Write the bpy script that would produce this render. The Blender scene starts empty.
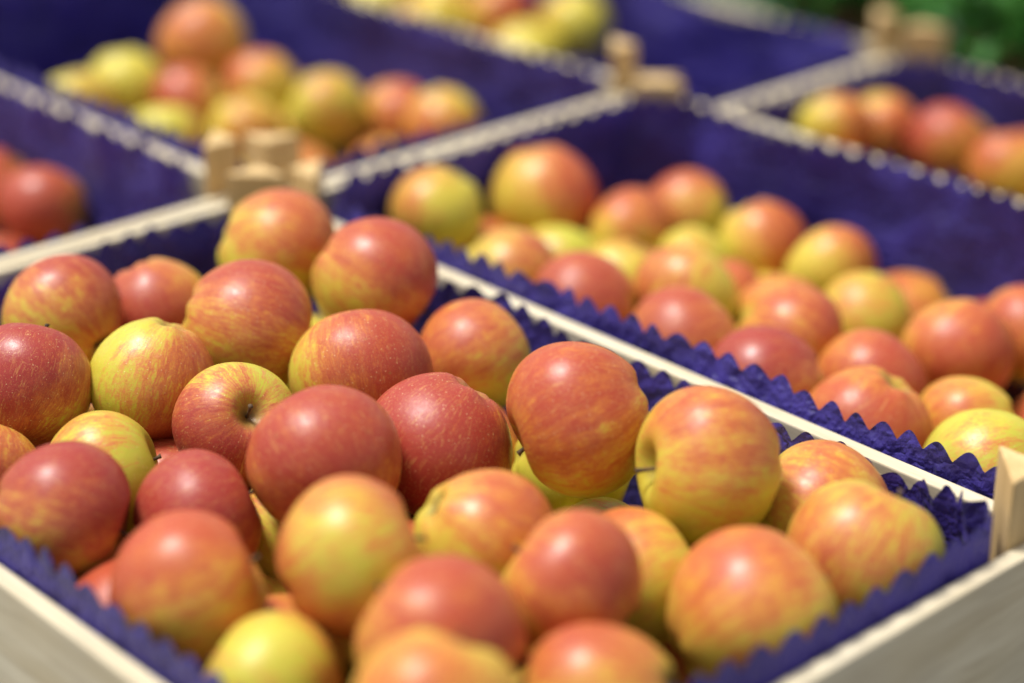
import bpy,bmesh,math,random
from mathutils import Vector,Matrix,noise
random.seed(7)
S=bpy.context.scene
COL=S.collection
Z0=0.95                                # height of the crate rims above the ground
A=Vector((-.1699,1.3675,Z0))           # corner shared by four crates
ANG=math.atan2(-.738,.675)
GRID=Matrix.Translation(A)@Matrix.Rotation(ANG,4,'Z')
def link(o):
    COL.objects.link(o);return o
# ------------------------------------------------------------------ materials
def newmat(n):
    m=bpy.data.materials.new(n);m.use_nodes=True
    nt=m.node_tree;b=nt.nodes['Principled BSDF'];return m,nt,b
class NB:
    def __init__(s,nt):s.nt=nt
    def n(s,t,**k):
        x=s.nt.nodes.new(t)
        for a,v in k.items():setattr(x,a,v)
        return x
    def put(s,sock,v):
        if hasattr(v,'is_output') : s.nt.links.new(v,sock)
        else: sock.default_value=v
    def math(s,op,a,b=0.0,c=None,clamp=False):
        x=s.n('ShaderNodeMath',operation=op,use_clamp=clamp)
        s.put(x.inputs[0],a);s.put(x.inputs[1],b)
        if c is not None:s.put(x.inputs[2],c)
        return x.outputs[0]
    def vmath(s,op,a,b):
        x=s.n('ShaderNodeVectorMath',operation=op)
        s.put(x.inputs[0],a);s.put(x.inputs[1],b);return x.outputs[0]
    def noise(s,v,sc,det=3,ro=.5):
        x=s.n('ShaderNodeTexNoise');s.put(x.inputs['Vector'],v)
        x.inputs['Scale'].default_value=sc;x.inputs['Detail'].default_value=det;x.inputs['Roughness'].default_value=ro
        return x.outputs['Fac']
    def mr(s,v,a,b,c=0.,d=1.,smooth=True):
        x=s.n('ShaderNodeMapRange');x.interpolation_type='SMOOTHSTEP' if smooth else 'LINEAR'
        s.put(x.inputs[0],v)
        for i,k in enumerate((a,b,c,d)):x.inputs[i+1].default_value=k
        return x.outputs[0]
    def mix(s,f,a,b,mode='MIX'):
        x=s.n('ShaderNodeMix',data_type='RGBA',blend_type=mode)
        s.put(x.inputs[0],f)
        for i,k in ((6,a),(7,b)):
            if isinstance(k,tuple):x.inputs[i].default_value=(*k,1) if len(k)==3 else k
            else:s.put(x.inputs[i],k)
        return x.outputs[2]
def attr(nb,name):
    x=nb.n('ShaderNodeAttribute');x.attribute_type='OBJECT';x.attribute_name=name
    return x.outputs['Fac']
def apple_mat():
    m,nt,b=newmat('apple_skin');nb=NB(nt)
    tc=nb.n('ShaderNodeTexCoord').outputs['Object']
    rnd=nb.n('ShaderNodeObjectInfo').outputs['Random']
    off=nb.math('MULTIPLY',rnd,60.)
    cx=nb.n('ShaderNodeCombineXYZ')
    for i in range(3):nt.links.new(off,cx.inputs[i])
    v=nb.vmath('ADD',tc,cx.outputs[0])
    sp=nb.n('ShaderNodeSeparateXYZ');nt.links.new(tc,sp.inputs[0])
    X,Y,Z=sp.outputs
    rho=nb.math('SQRT',nb.math('ADD',nb.math('MULTIPLY',X,X),nb.math('MULTIPLY',Y,Y)))
    rr=nb.math('ADD',rho,.04)
    ck=nb.n('ShaderNodeCombineXYZ')
    nt.links.new(nb.math('DIVIDE',X,rr),ck.inputs[0]);nt.links.new(nb.math('DIVIDE',Y,rr),ck.inputs[1])
    nt.links.new(nb.math('MULTIPLY',Z,.22),ck.inputs[2])
    wn=nb.n('ShaderNodeTexNoise');nt.links.new(v,wn.inputs['Vector']);wn.inputs['Scale'].default_value=3.
    wob=nb.vmath('MULTIPLY',nb.vmath('ADD',wn.outputs['Color'],(-.5,-.5,-.5)),(.12,.12,.12))
    warp=nb.vmath('ADD',nb.vmath('ADD',ck.outputs[0],cx.outputs[0]),wob)
    st1=nb.noise(warp,6.,5,.65)
    st2=nb.noise(warp,26.,4,.7)
    n1=nb.noise(v,1.4,3,.5)
    n2=nb.noise(v,5.,5,.65)
    n3=nb.noise(v,34.,4,.65)
    blush=attr(nb,'blush');red=attr(nb,'red');yel=attr(nb,'yellow')
    q=nb.math('MULTIPLY',X,1.2)
    for s_,k_ in ((n1,1.7),(st1,2.2),(st2,3.1),(n2,1.4),(n3,1.7)):
        q=nb.math('ADD',q,nb.math('MULTIPLY',nb.math('SUBTRACT',s_,.5),k_))
    q=nb.math('ADD',q,nb.math('MULTIPLY',nb.math('SUBTRACT',blush,.62),2.4))
    m1=nb.mr(q,-.75,.65)
    m2=nb.mr(q,.1,1.45)
    lime=nb.mix(n2,(.40,.42,.036),(.56,.51,.055))
    yell=nb.mix(n2,(.60,.44,.040),(.71,.55,.078))
    base=nb.mix(yel,lime,yell)
    ora=nb.mix(red,(.61,.180,.038),(.52,.115,.045))
    dark=nb.mix(red,(.43,.060,.028),(.31,.027,.026))
    c=nb.mix(nb.math('MULTIPLY',m1,.90),base,ora)
    c=nb.mix(nb.math('MULTIPLY',m2,.92),c,dark)
    c=nb.mix(nb.mr(st2,.53,.70,0,.34),c,(.72,.42,.11))
    c=nb.mix(nb.mr(n3,.55,.72,0,.30),c,(.76,.52,.18))
    vo=nb.n('ShaderNodeTexVoronoi');nt.links.new(v,vo.inputs['Vector']);vo.inputs['Scale'].default_value=12
    dots=nb.mr(vo.outputs['Distance'],.05,.15,1,0)
    c=nb.mix(nb.math('MULTIPLY',dots,.55),c,(.80,.60,.30))
    bl=nb.mr(nb.noise(v,8.,2,.5),.70,.76,0,.45)
    c=nb.mix(bl,c,(.30,.17,.05))
    rs=nb.math('MULTIPLY',nb.mr(rho,.12,.36,1,0),nb.mr(n2,.3,.6,.5,1))
    c=nb.mix(nb.math('MULTIPLY',rs,.7),c,(.22,.18,.035))
    rs2=nb.mr(rho,.02,.16,1,0)
    c=nb.mix(nb.math('MULTIPLY',rs2,.7),c,(.07,.045,.015))
    nt.links.new(c,b.inputs['Base Color'])
    nt.links.new(nb.mr(n2,.3,.7,.31,.48),b.inputs['Roughness'])
    b.inputs['Specular IOR Level'].default_value=.40
    bp=nb.n('ShaderNodeBump');bp.inputs['Strength'].default_value=.3;bp.inputs['Distance'].default_value=.001
    nt.links.new(nb.math('ADD',n2,nb.math('MULTIPLY',dots,.3)),bp.inputs['Height']);nt.links.new(bp.outputs[0],b.inputs['Normal'])
    return m
def wood_mat(name,axis,tint=(1,1,1)):
    m,nt,b=newmat(name);nb=NB(nt)
    tc=nb.n('ShaderNodeTexCoord').outputs['Object']
    rnd=nb.n('ShaderNodeObjectInfo').outputs['Random']
    cx=nb.n('ShaderNodeCombineXYZ')
    for i in range(3):nt.links.new(nb.math('MULTIPLY',rnd,9.),cx.inputs[i])
    sc=[1,1,1];sc[axis]=.06
    v=nb.vmath('MULTIPLY',nb.vmath('ADD',tc,cx.outputs[0]),tuple(sc))
    g=nb.noise(v,90,5,.65);g2=nb.noise(v,320,3,.6);g3=nb.noise(tc,14,3,.5)
    t=lambda c:tuple(a*k for a,k in zip(c,tint))
    c=nb.mix(nb.mr(g,.3,.75),t((.69,.61,.44)),t((.52,.43,.27)))
    c=nb.mix(nb.mr(g2,.5,.7,0,.32),c,t((.36,.27,.15)))
    c=nb.mix(nb.mr(g3,.4,.75,0,.4),c,t((.48,.43,.33)))
    nt.links.new(c,b.inputs['Base Color']);b.inputs['Roughness'].default_value=.7
    bp=nb.n('ShaderNodeBump');bp.inputs['Strength'].default_value=.4;bp.inputs['Distance'].default_value=.0008
    nt.links.new(g2,bp.inputs['Height']);nt.links.new(bp.outputs[0],b.inputs['Normal'])
    return m
def liner_mat():
    m,nt,b=newmat('blue_paper');nb=NB(nt)
    tc=nb.n('ShaderNodeTexCoord').outputs['Object']
    n=nb.noise(tc,28,5,.6);f=nb.noise(tc,900,3,.6);cr=nb.noise(tc,75,2,.5)
    c=nb.mix(nb.mr(n,.3,.7),(.030,.019,.170),(.054,.036,.30))
    nt.links.new(c,b.inputs['Base Color']);b.inputs['Roughness'].default_value=.42
    b.inputs['Sheen Weight'].default_value=.05
    bp=nb.n('ShaderNodeBump');bp.inputs['Strength'].default_value=1.;bp.inputs['Distance'].default_value=.010
    h_=nb.math('ADD',n,nb.math('MULTIPLY',f,.04));h_=nb.math('ADD',h_,nb.math('MULTIPLY',nb.math('ABSOLUTE',nb.math('SUBTRACT',cr,.5)),.9))
    nt.links.new(h_,bp.inputs['Height']);nt.links.new(bp.outputs[0],b.inputs['Normal'])
    tr=nb.n('ShaderNodeBsdfTranslucent');nt.links.new(c,tr.inputs['Color'])
    mx=nb.n('ShaderNodeMixShader');mx.inputs[0].default_value=.18
    nt.links.new(b.outputs[0],mx.inputs[1]);nt.links.new(tr.outputs[0],mx.inputs[2])
    nt.links.new(mx.outputs[0],nt.nodes['Material Output'].inputs['Surface'])
    return m
def flat(name,c,r=.7,c2=None,sc=20):
    m,nt,b=newmat(name);nb=NB(nt)
    tc=nb.n('ShaderNodeTexCoord').outputs['Object']
    c2=c2 or tuple(x*.7 for x in c)
    nt.links.new(nb.mix(nb.mr(nb.noise(tc,sc,4),.3,.7),c,c2),b.inputs['Base Color'])
    b.inputs['Roughness'].default_value=r;return m
M_A=apple_mat();M_WU=wood_mat('pale_wood_along',0);M_WV=wood_mat('pale_wood_across',1)
M_WZ=wood_mat('warm_wood_post',2,(.98,.78,.50));M_L=liner_mat()
M_ST=flat('stem_brown',(.12,.07,.03),.8,(.05,.03,.015),8);M_CX=flat('calyx_brown',(.10,.075,.04),.9,(.05,.035,.02),8)
M_T=flat('table_paint',(.03,.06,.03),.7);M_G=flat('ground_concrete',(.22,.21,.20),.85,(.15,.145,.14),3)
M_LEAF=flat('leaf_green',(.06,.26,.03),.5,(.035,.17,.02),30);M_POT=flat('pot_clay',(.20,.08,.04),.8)
# ------------------------------------------------------------------ apple meshes
def apple_mesh(k):
    rnd=random.Random(100+k);NS,NR=56,44
    verts=[];faces=[]
    sq=rnd.uniform(-.07,.07);ph=rnd.random()*6;tall=rnd.uniform(.92,1.03);lob=rnd.uniform(.010,.020)
    def P(ph_,a):
        s,c=math.sin(ph_),math.cos(ph_)
        rho=s*(1+.06*c)                      # broad shoulders
        z=c*tall*.96
        z-=.34*math.exp(-(rho/.25)**2)*(c>0)*1.0
        if c<0:z+=.20*math.exp(-(rho/.20)**2)
        low=max(0,-c)
        rho*=1+lob*math.cos(5*a+ph)*(.25+low)*s+.014*math.cos(2*a+ph)+sq*.4*math.cos(a+ph)*c
        z+=.022*math.cos(5*a+ph)*low*math.exp(-((rho-.38)/.2)**2)*-1
        z+=.02*math.cos(2*a+ph*1.7)*max(0,c)*math.exp(-((rho-.4)/.25)**2)
        p=Vector((rho*math.cos(a),rho*math.sin(a),z))
        d=noise.noise(p*.9+Vector((k*9,0,0)))*.04
        return p*(1+d)
    verts.append(P(1e-4,0))
    for i in range(1,NR):
        t=i/NR;f=math.pi*t
        for j in range(NS):verts.append(P(f,2*math.pi*j/NS))
    verts.append(P(math.pi-1e-4,0))
    for j in range(NS):faces.append((0,1+j,1+(j+1)%NS))
    for i in range(NR-2):
        for j in range(NS):
            a=1+i*NS+j;b=1+i*NS+(j+1)%NS
            faces.append((a,a+NS,b+NS,b))
    l=len(verts)-1;o=1+(NR-2)*NS
    for j in range(NS):faces.append((l,o+(j+1)%NS,o+j))
    me=bpy.data.meshes.new('apple_mesh');me.from_pydata(verts,[],faces);me.materials.append(M_A)
    for p in me.polygons:p.use_smooth=True
    me.update();return me,verts[0].z,verts[l].z
def tube(pts,rads,n=10):
    vs=[];fs=[]
    for i,(p,r) in enumerate(zip(pts,rads)):
        for j in range(n):
            a=2*math.pi*j/n;vs.append(Vector(p)+Vector((math.cos(a)*r,math.sin(a)*r,0)))
    for i in range(len(pts)-1):
        for j in range(n):
            a=i*n+j;b=i*n+(j+1)%n;fs.append((a,b,b+n,a+n))
    fs.append(tuple(range(n))[::-1]);fs.append(tuple((len(pts)-1)*n+j for j in range(n)))
    return vs,fs
def mesh(name,vs,fs,mat,smooth=True):
    me=bpy.data.meshes.new(name);me.from_pydata([tuple(v) for v in vs],[],fs);me.materials.append(mat)
    for p in me.polygons:p.use_smooth=smooth
    me.update();return me
AM=[apple_mesh(k) for k in range(7)]
STEM=[]
for k in range(3):
    bx=.05*(k-1);vs,fs=tube([(0,0,-.04),(bx*.3,0,.08),(bx,.01,.2),(bx*1.9,.02,.30),(bx*2.4,.03,.35)],[.030,.024,.022,.028,.040])
    STEM.append(mesh('stem',vs,fs,M_ST))
vs=[];fs=[]
for j in range(5):
    a=j*2*math.pi/5;ca,sa=math.cos(a),math.sin(a)
    def w(r,t,z):return (r*ca-t*sa,r*sa+t*ca,z)
    i=len(vs);vs+=[w(.015,-.03,.0),w(.015,.03,.0),w(.07,.035,-.05),w(.07,-.035,-.05),w(.12,.008,-.035),w(.12,-.008,-.035)]
    fs+=[(i,i+1,i+2,i+3),(i+3,i+2,i+4,i+5)]
i=len(vs)
for j in range(8):vs.append((.04*math.cos(j*.785),.04*math.sin(j*.785),-.008))
fs.append(tuple(range(i,i+8)))
CAL=mesh('calyx',vs,fs,M_CX)
# ------------------------------------------------------------------ measured apple positions (crate grid, mm)
CODE=('lu8n64go48x66do76b64elj4m5z7lb6g5f4nq2o646om49604qe6u5ufq59a5c4uf7l6ffsw6e5sfso4e65dqd4h5t4pv2j5h5wi7r6ggrx0q6e5ru2s5k4vd2i6jgvh4s5x4xm6c5s4x84n624ul0p6e8z55c6jjz07w65axt9e5fhxb2f668wj0n694yn3q5j4yn176c4uc803w7oo175'
'i4jaeb4p4jgh34dgl5ht3w4l5jl3s4najj3q4pdj93w4kzfz3i4mxg13r4n0hs3j4olgy3k4qbgm3t4qyi93l4trhe468ttjh3w4tif9419vkf8414jafg3d464hx4lj62fn3y86ndx3z47zg73w488i63w4axi53z49geh3m4bejt3j4d6jr3r49xgf3m49p9v3n5bt9w3t45vs73cb7ut93cdlfs63h4jgsb384ndrv3c4jaqm3o4')
def dec(s):
    i=lambda t:int(t,36)
    return [[(i(s[k:k+2])-650)/1000,(i(s[k+2:k+4])-400)/1000,(i(s[k+4:k+6])-200)/1000,(i(s[k+6])/2+32)/1000] for k in range(0,len(s),7)]
PTS=dec(CODE)
CNT=[(1,31),(2,17),(3,10),(4,2),(5,2),(6,4)]
TOP={};k=0
for c,n in CNT:
    TOP[c]=PTS[k:k+n];k+=n
for i,k in ((22,.97),(17,.95),(29,.95),(9,1.04),(11,.98),(23,1.02)):TOP[1][i][3]*=k
TOP[1][14][2]-=.012;TOP[1][14][0]-=.003;TOP[1][14][1]-=.004
TOP[1][9][0]-=.004;TOP[1][9][1]-=.004;TOP[1][9][2]-=.006;TOP[1][17][2]-=.012
CL=.65
CR={1:(0,-.404,CL,.404,0,.15),2:(0,.004,CL,.385,-.008,.142),3:(-.654,.004,CL,.385,-.008,.142),4:(-.654,-.404,CL,.404,0,.15),5:(-.654,.393,CL,.335,-.045,.105),6:(0,.393,CL,.335,-.045,.105)}
# settle: touching apples may not sink into one another or into the crate walls;
# apples pressed against a near wall slide down and inwards along the slope of the heap
EYE=Vector((1.124,-.798,.496))
for c in TOP:
    L_=TOP[c];u0,v0,L,W,zr,H=CR[c]
    for it in range(80):
        for i in range(len(L_)):
            for j in range(i):
                d=Vector(L_[i][:3])-Vector(L_[j][:3]);l=d.length;m=(L_[i][3]+L_[j][3])*.955
                if l<m:
                    d=d/l*(m-l)*.3
                    for q in range(3):
                        L_[i][q]+=d[q]*(.7 if q==2 and d[2]>0 else 1);L_[j][q]-=d[q]*(.7 if q==2 and d[2]<0 else 1)
        for p in L_:
            g_=p[3]*1.01+.0130
            if c==1 and p[2]>-.03:
                n=(Vector(p[:3])-EYE).normalized()
                k=max(0,(v0+g_-p[1])/n.y,(p[0]-(u0+L-g_))/-n.x)
                for q in range(3):p[q]+=n[q]*k*.8
            p[0]=max(u0+g_,min(u0+L-g_,p[0]));p[1]=max(v0+g_,min(v0+W-g_,p[1]))
            # bevelled liner corners
            for su,sv in ((0,0),(1,0),(0,1),(1,1)):
                du=(u0+L-p[0]) if su else (p[0]-u0);dv=(v0+W-p[1]) if sv else (p[1]-v0)
                need=.024+.036+1.43*p[3]-(du+dv)
                if need>0:
                    p[0]+=(-.5 if su else .5)*need;p[1]+=(-.5 if sv else .5)*need
# blush, red, yellow
COLR={1:[(.5,.4,.4),(.85,.5,.5),(.66,.7,.4),(.75,.8,.4),(.85,.7,.5),(1.1,1.,.3),(.6,.4,.3),(.82,.5,.4),(.57,.5,.3),(.68,.3,.5),
(1.0,.8,.5),(.84,.7,.5),(.84,1.,.1),(.15,.3,.05),(.46,.4,.5),(.92,1,.4),(1.05,1,.5),(1.04,.3,.25),(.50,.2,.7),(.40,.2,.6),(.68,.4,.5),(.86,.1,.7),
(.50,.15,.6),(.36,.6,.2),(.40,.2,.6),(.72,.4,.5),(.85,.4,.2),(.52,.4,.5),(.45,.2,.6),(.1,0,0),(.6,.5,.5)],
2:[(.3,.2,.4),(.9,.2,.7),(.6,.4,.6),(.76,.7,.5),(.62,.3,.6),(.68,.4,.6),(.1,0,0),(.7,.2,.6),(.15,.1,.1),(.6,.2,.7),(.45,.2,.5),(.2,.2,.1),(.72,.2,.6),(.6,.5,.5),(.85,.4,.6),(.35,.2,.5),(.6,.3,.7)],
3:[(.45,.2,.6),(.4,.2,.5),(.15,.2,.4),(.75,.2,.8),(.6,.3,.7),(.15,.2,.2),(.2,.2,.4),(.6,.3,.7),(.5,.3,.7),(.3,.3,.5)],
4:[(.9,.5,.5),(.9,.7,.5)],5:[(.8,.4,.7),(.2,.2,.5)],6:[(1.1,.8,.5),(.45,.2,.7),(.5,.3,.7),(.65,.3,.6)]}
# blush direction / stem axis given in world space for apples whose look is clear in the photo
BD={0:(.3,-.1,.9),2:(.1,-.2,.95),6:(.9,-.1,.3),12:(-.3,-.6,-.5),17:(-.15,.75,-.65),14:(.5,-.1,.6),23:(-.3,-.5,.7),26:(-.1,.75,-.65),9:(.1,-.3,.9),8:(-.6,-.2,.6),18:(.3,-.2,.8),24:(.2,-.2,.9),22:(-.2,-.1,.9),11:(-.2,-.3,.9)}
AX={2:(.93,-.05,-.28),9:(-.9,-.20,-.34),12:(.35,-.52,.5),14:(-.93,-.22,.1),17:(.8,.2,.3),26:(-.8,.3,.3),23:(.5,.40,.85),24:(-.7,.3,.4),22:(.9,.3,.4),20:(-.8,.3,.5),19:(.8,.2,.4),16:(.8,.3,.3),25:(-.8,.3,.4),13:(.9,.2,.2)}
def wpos(u,v,z):return GRID@Vector((u,v,z))
def desc(b,y):
    if b>.85:return 'deep red apple'
    if b>.6:return 'orange red streaked apple'
    if b>.3:return 'yellow apple with red blush'
    return 'yellow green apple' if y<.35 else 'pale yellow apple'
def put_apple(crate,u,v,z,r,col,axis=None,bdir=None,parts=False,deep=False):
    rd=random
    me,zt,zb=AM[rd.randrange(7)]
    o=link(bpy.data.objects.new('apple',me))
    if axis is None:
        a=rd.uniform(0,2*math.pi);e1=Vector((1,0,0));e2=Vector((0,.41,.91));e3=Vector((0,.91,-.41))
        axis=e1*math.cos(a)+e2*math.sin(a)+e3*rd.uniform(.0,.35)
    ax=Vector(axis).normalized()
    if bdir is None:bdir=Vector((rd.gauss(0,.6),rd.gauss(-.1,.5),.8))
    x=Vector(bdir);x=(x-ax*x.dot(ax)).normalized();y=ax.cross(x)
    R=Matrix((x,y,ax)).transposed().to_4x4()
    o.matrix_world=Matrix.Translation(wpos(u,v,z))@R@Matrix.Diagonal((r*1.0,r*1.0,r*1.0,1))
    o['blush']=float(col[0]);o['red']=float(col[1]);o['yellow']=float(col[2])
    o['label']=desc(col[0],col[2])+(' under other apples in a crate' if deep else ' in a blue lined wooden crate')
    o['category']='apple';o['group']='apples piled in the crates'
    if parts:
        s=link(bpy.data.objects.new('stem',rd.choice(STEM)));s.parent=o;s.location=(0,0,zt);s.rotation_euler=(rd.uniform(-.2,.2),rd.uniform(-.2,.2),rd.random()*6)
        s=link(bpy.data.objects.new('calyx',CAL));s.parent=o;s.location=(0,0,zb)
    return o
for c in TOP:
    for i,(u,v,z,r) in enumerate(TOP[c]):
        put_apple(c,u,v,z,r,COLR[c][i],AX.get(i) if c==1 else None,BD.get(i) if c==1 else None,parts=(c in(1,2)))
    u0,v0,L,W,zr,H=CR[c]
    fixed=[(Vector(p[:3]),p[3]) for p in TOP[c]];mov=[]
    if c==1:mov=[[Vector((.436,-.113,-.036)),.037],[Vector((.465,-.07,-.047)),.037],[Vector((.60,-.13,-.035)),.037],[Vector((.59,-.30,-.03)),.037],[Vector((.36,-.355,-.04)),.037],[Vector((.53,-.17,-.04)),.037]]
    levels=[(zr-H+.047,0),(zr-H+.047+.056,1)] if H>.12 and c not in(3,4) else [(zr-H+.045,0)]
    for zl,lv in levels:
        sp=.077;jrow=0;vv=v0+.055+lv*.03
        while vv<v0+W-.05:
            uu=u0+.055+(jrow%2)*sp/2+lv*.02
            while uu<u0+L-.05:
                r=random.uniform(.0355,.0395);p=Vector((uu+random.uniform(-.005,.005),vv+random.uniform(-.005,.005),zl+random.uniform(-.004,.004)))
                bad=(c==3 and uu<-.42) or (c==5 and uu>-.32) or (c==2 and lv==1 and vv>v0+.23)
                if not bad and all((p-q).length>(r+s)*(.64 if c==1 else .72) for q,s in fixed):mov.append([p,r])
                uu+=sp
            vv+=sp*.88;jrow+=1
    for it in range(60):
        for i in range(len(mov)):
            p,r=mov[i]
            for q,s in fixed:
                d=p-q;l=d.length;m=(r+s)*.95
                if l<m:p+=d/l*(m-l)*.5
            for j in range(i):
                q,s=mov[j];d=p-q;l=d.length;m=(r+s)*.95
                if l<m:d=d/l*(m-l)*.25;p+=d;q-=d
            p.x=max(u0+r+.015,min(u0+L-.015-r,p.x));p.y=max(v0+r+.015,min(v0+W-.015-r,p.y));p.z=max(zr-H+.009+r,min(p.z,zr-.034))
    for p,r in mov:
        bl=random.choice([.15,.4,.5,.6,.75,.85]) if c!=4 else random.choice([.8,.95])
        put_apple(c,p.x,p.y,p.z,r,(bl,random.random(),.2+.6*random.random()),deep=True)
# ------------------------------------------------------------------ crates
def box(bm,x0,x1,y0,y1,z0,z1):
    vs=[bm.verts.new((x,y,z)) for z in(z0,z1) for y in (y0,y1) for x in (x0,x1)]
    for f in((0,2,3,1),(4,5,7,6),(0,1,5,4),(2,6,7,3),(0,4,6,2),(1,3,7,5)):bm.faces.new([vs[i] for i in f])
def bmobj(name,bm,mat,parent,bev=.001):
    bmesh.ops.bevel(bm,geom=bm.edges[:],offset=bev,segments=2,affect='EDGES',profile=.5)
    me=bpy.data.meshes.new(name);bm.to_mesh(me);bm.free();me.materials.append(mat)
    o=link(bpy.data.objects.new(name,me));o.parent=parent;return o
T=.0096;PK=.029
def crate(c):
    u0,v0,L,W,zr,H=CR[c]
    e=link(bpy.data.objects.new('apple_crate',None));e.empty_display_size=.05
    e.matrix_world=GRID@Matrix.Translation((u0,v0,zr-H))
    e['label']={1:'pale wooden crate heaped with red and yellow apples',2:'pale wooden crate lined with scalloped paper beside the heaped crate',3:'wooden crate of yellow and orange apples behind the heaped crate',4:'wooden crate with a few red apples at its corner',5:'shallow wooden crate with blue liner at the table end',6:'shallow wooden crate with a bright red apple inside'}[c]
    e['category']='crate';e['group']='crates side by side on the table'
    up=H-.088 if H>.12 else H-.075
    for y in(0,W-T):
        bm=bmesh.new();box(bm,0,L,y,y+T,up,H);box(bm,0,L,y,y+T,.004,up-.010);bmobj('long_side',bm,M_WU,e)
    for x in(0,L-T):
        bm=bmesh.new();box(bm,x,x+T,T+.0005,W-T-.0005,up-.001,H+.001);box(bm,x,x+T,T+.0005,W-T-.0005,.003,up-.011);bmobj('end_panel',bm,M_WV,e)
    g=.0006
    for sx,sy in((0,0),(1,0),(0,1),(1,1)):
        bm=bmesh.new();k=PK
        x=T+g if not sx else L-T-g;y=T+g if not sy else W-T-g;dx=k*(1-2*sx);dy=k*(1-2*sy)
        tri=[(x,y),(x+dx,y),(x,y+dy)]
        hp=H+(.037 if sx else .016+.009*((c*2+sx+2*sy)%3))
        lo=[bm.verts.new((a,b_,0)) for a,b_ in tri];hi=[bm.verts.new((a,b_,hp)) for a,b_ in tri]
        bm.faces.new(lo);bm.faces.new(hi)
        for i in range(3):bm.faces.new((lo[i],lo[(i+1)%3],hi[(i+1)%3],hi[i]))
        bmesh.ops.recalc_face_normals(bm,faces=bm.faces[:]);bmobj('corner_post',bm,M_WZ,e,.0015)
    bm=bmesh.new();n=7;w=(W-2*T-.01)/n
    for i in range(n):box(bm,T+.001,L-T-.001,T+.004+i*w,T+.004+i*w+w*.86,.0005,.0045)
    bmobj('base',bm,M_WU,e,.0006)
    # paper liner: walls follow the boards and cut each corner in front of the post
    sides=liner_top[c]
    ins=T+.002;ch=PK+.006
    x0,x1,y0,y1=ins,L-ins,ins,W-ins
    st=.0012
    corners=[((x0+ch,y0),(x1-ch,y0),0),((x1-ch,y0),(x1,y0+ch),0),((x1,y0+ch),(x1,y1-ch),1),((x1,y1-ch),(x1-ch,y1),1),((x1-ch,y1),(x0+ch,y1),2),((x0+ch,y1),(x0,y1-ch),2),((x0,y1-ch),(x0,y0+ch),3),((x0,y0+ch),(x0+ch,y0),3)]
    raw=[]
    for a,b,sd in corners:
        a=Vector(a);b=Vector(b);l=(b-a).length;n=int(l/st)
        for i in range(n):raw.append((a+(b-a)*i/n,sd))
    N=len(raw);path=[]
    for i in range(N):
        p=sum((raw[(i+k)%N][0] for k in range(-6,7,2)),Vector((0,0)))/7
        path.append([p,raw[i][1]])
    for i in range(N):
        d=(path[(i+4)%N][0]-path[i-4][0]).normalized();path[i].append(Vector((-d.y,d.x)))
    per=N*st;nt_=round(per/.0185)
    hs=[sides[p[1]] for p in path];w=30
    hs=[sum(hs[(i+k) %N] for k in range(-w,w+1,6))/11 for i in range(N)]
    rows=[0,.2,.4,.55,.68,.78,.85,.9,.94,.97,1]
    vs=[];fs=[]
    for i,(p,sd,nn) in enumerate(path):
        t=i*st;ph=2*math.pi*nt_*i/N
        ph2=ph+2.2*noise.noise(Vector((t*13,c*5,0)))
        wv=.8*(2*abs(math.sin(ph2/2))**.9-1.27)+.3*math.sin(ph2-math.pi/2)
        near=1.0 if hs[i]>.015 else 0.0
        tooth=.0036*wv*(1+.8*noise.noise(Vector((t*26,c*7,3))))
        top=H+hs[i]+.008*noise.noise(Vector((t*8,c*3,1)))
        lean=.006+.013*noise.noise(Vector((t*9,c*11,5)))+.007*noise.noise(Vector((t*34,c,9)))
        if near:lean=lean*.25-.002
        for r in rows:
            z=.007+(top+tooth-.007)*r if r>.87 else .007+(top-.007)*r
            rr=max(0,(r-.62)/.38)
            off=max(-.001,lean)*rr**1.5+(.003+.008*noise.noise(Vector((t*16,r*5,c))))*(4*r*(1-r))*(.3 if near else 1)
            if r<.05:off=.004
            q=p+nn*max(0,off)
            vs.append((q.x,q.y,z))
    R=len(rows)
    for i in range(N):
        a=i*R;b_=((i+1)%N)*R
        for r in range(R-1):fs.append((a+r,b_+r,b_+r+1,a+r+1))
    fs.append(tuple(i*R for i in range(N)))
    me=mesh('paper_liner',vs,fs,M_L);me.polygons[-1].use_smooth=False
    o=link(bpy.data.objects.new('paper_liner',me));o.matrix_world=e.matrix_world
    o['label']='deep blue scalloped paper liner inside a wooden apple crate';o['category']='liner';o['group']='blue paper liners of the crates'
# sides: 0 = v-low long side, 1 = u-high end, 2 = v-high long side, 3 = u-low end (height of paper over rim)
liner_top={1:(.018,.019,.001,.000),2:(.0120,.010,.006,.006),3:(.009,.006,.006,.004),4:(.006,.002,.006,.002),5:(.012,.006,.004,.004),6:(.0115,.006,.006,.008)}
for c in CR:crate(c)
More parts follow.
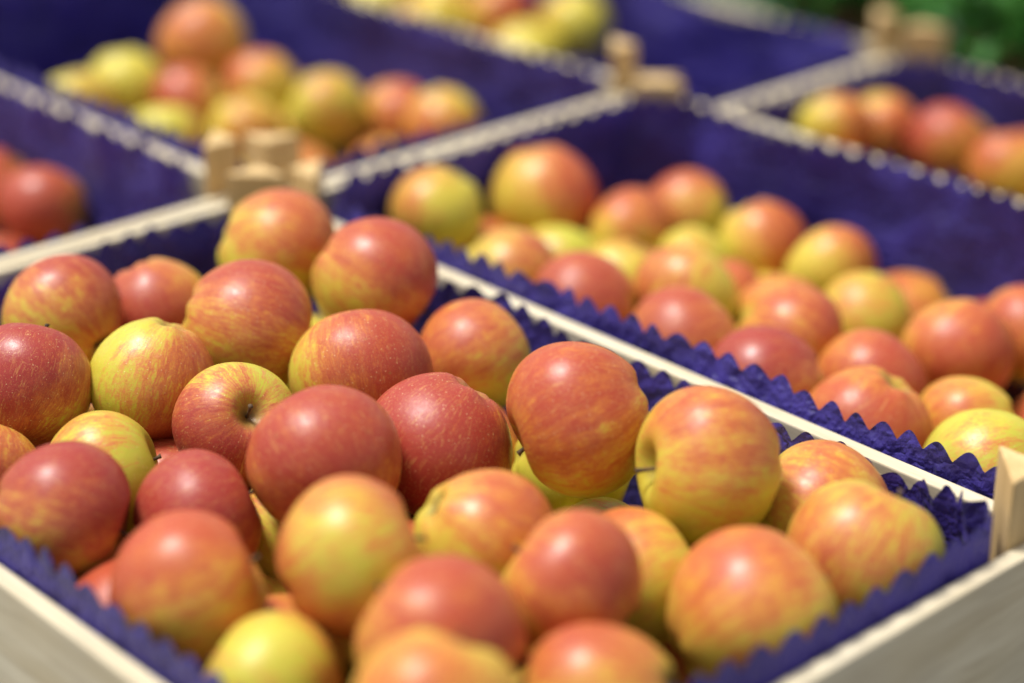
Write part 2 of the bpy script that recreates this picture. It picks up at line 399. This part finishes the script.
# ------------------------------------------------------------------ table, ground, plant
e=link(bpy.data.objects.new('display_table',None));e.matrix_world=GRID@Matrix.Translation((0,0,-Z0))
e['label']='dark display table carrying the apple crates';e['category']='table'
zt=Z0-.15
bm=bmesh.new();box(bm,-.75,.75,-.5,1.35,zt-.03,zt-.0005);bmobj('table_top',bm,M_T,e,.003)
for x in(-.7,.65):
    for y in(-.45,1.25):
        bm=bmesh.new();box(bm,x,x+.05,y,y+.05,0,zt-.031);bmobj('leg',bm,M_T,e,.002)
me=mesh('ground',[(-60,-60,0),(60,-60,0),(60,60,0),(-60,60,0)],[(0,1,2,3)],M_G,False)
o=link(bpy.data.objects.new('ground',me));o['kind']='structure'
for (pu,pv) in((-.2,.88),(.02,.87),(.24,.87),(.46,.88)):
    pl=link(bpy.data.objects.new('potted_plant',None));pl.matrix_world=GRID@Matrix.Translation((pu,pv,-.15))
    pl['label']='bushy green leafy plant in a clay pot on the table';pl['category']='plant';pl['group']='potted plants behind the crates'
    vs,fs=tube([(0,0,0),(0,0,.07),(0,0,.085),(0,0,.09)],[.045,.06,.066,.064],28);o=link(bpy.data.objects.new('pot',mesh('pot',vs,fs,M_POT)));o.parent=pl
    vs,fs=tube([(0,0,.08),(.004,0,.15),(0,.005,.22)],[.006,.005,.003]);o=link(bpy.data.objects.new('trunk',mesh('trunk',vs,fs,M_ST)));o.parent=pl
    vs=[];fs=[]
    for i in range(1500):
        d=Vector((random.gauss(0,1),random.gauss(0,1),random.gauss(0,1))).normalized()
        rr=random.random()**.4*(1+.3*noise.noise(d*2));p=Vector((d.x*.125,d.y*.125,d.z*.09))*rr+Vector((0,0,.15))
        if p.z<.07:continue
        a=Vector((random.gauss(0,1),random.gauss(0,1),random.gauss(0,.5))).normalized();b=a.cross(d).normalized() if a.cross(d).length>.01 else Vector((1,0,0))
        l=random.uniform(.018,.03);i0=len(vs)
        vs+=[p-a*l*.5,p+b*l*.28,p+a*l*.5+d*.004,p-b*l*.28];fs.append((i0,i0+1,i0+2,i0+3))
    o=link(bpy.data.objects.new('crown',mesh('crown',vs,fs,M_LEAF,False)));o.parent=pl
# ------------------------------------------------------------------ light
w=bpy.data.worlds.new('World');S.world=w;w.use_nodes=True;nt=w.node_tree
sky=nt.nodes.new('ShaderNodeTexSky');sky.sky_type='NISHITA';sky.sun_disc=False
el,az=math.radians(70),math.radians(-75)
sky.sun_elevation=el;sky.sun_rotation=az;sky.dust_density=3;sky.air_density=.8
hs=nt.nodes.new('ShaderNodeHueSaturation');hs.inputs['Saturation'].default_value=.3;hs.inputs['Value'].default_value=1.08
nt.links.new(sky.outputs[0],hs.inputs['Color']);nt.links.new(hs.outputs[0],nt.nodes['Background'].inputs[0])
nt.nodes['Background'].inputs[1].default_value=.15
sl=bpy.data.lights.new('sun','SUN');sl.energy=4.3;sl.angle=math.radians(17);sl.color=(1,.97,.92)
so=link(bpy.data.objects.new('sun',sl))
dv=Vector((math.sin(az)*math.cos(el),math.cos(az)*math.cos(el),math.sin(el)))
so.rotation_euler=dv.to_track_quat('Z','Y').to_euler()
# ------------------------------------------------------------------ camera
cd=bpy.data.cameras.new('camera');co=link(bpy.data.objects.new('camera',cd))
co.location=(0,0,Z0+.496);co.rotation_euler=(math.radians(66),0,0)
cd.sensor_width=36;cd.lens=74.18;cd.clip_start=.01;cd.clip_end=300
cd.dof.use_dof=True;cd.dof.focus_distance=1.09;cd.dof.aperture_fstop=2.1
S.camera=co
S.view_settings.view_transform='Standard';S.view_settings.look='None';S.view_settings.exposure=0
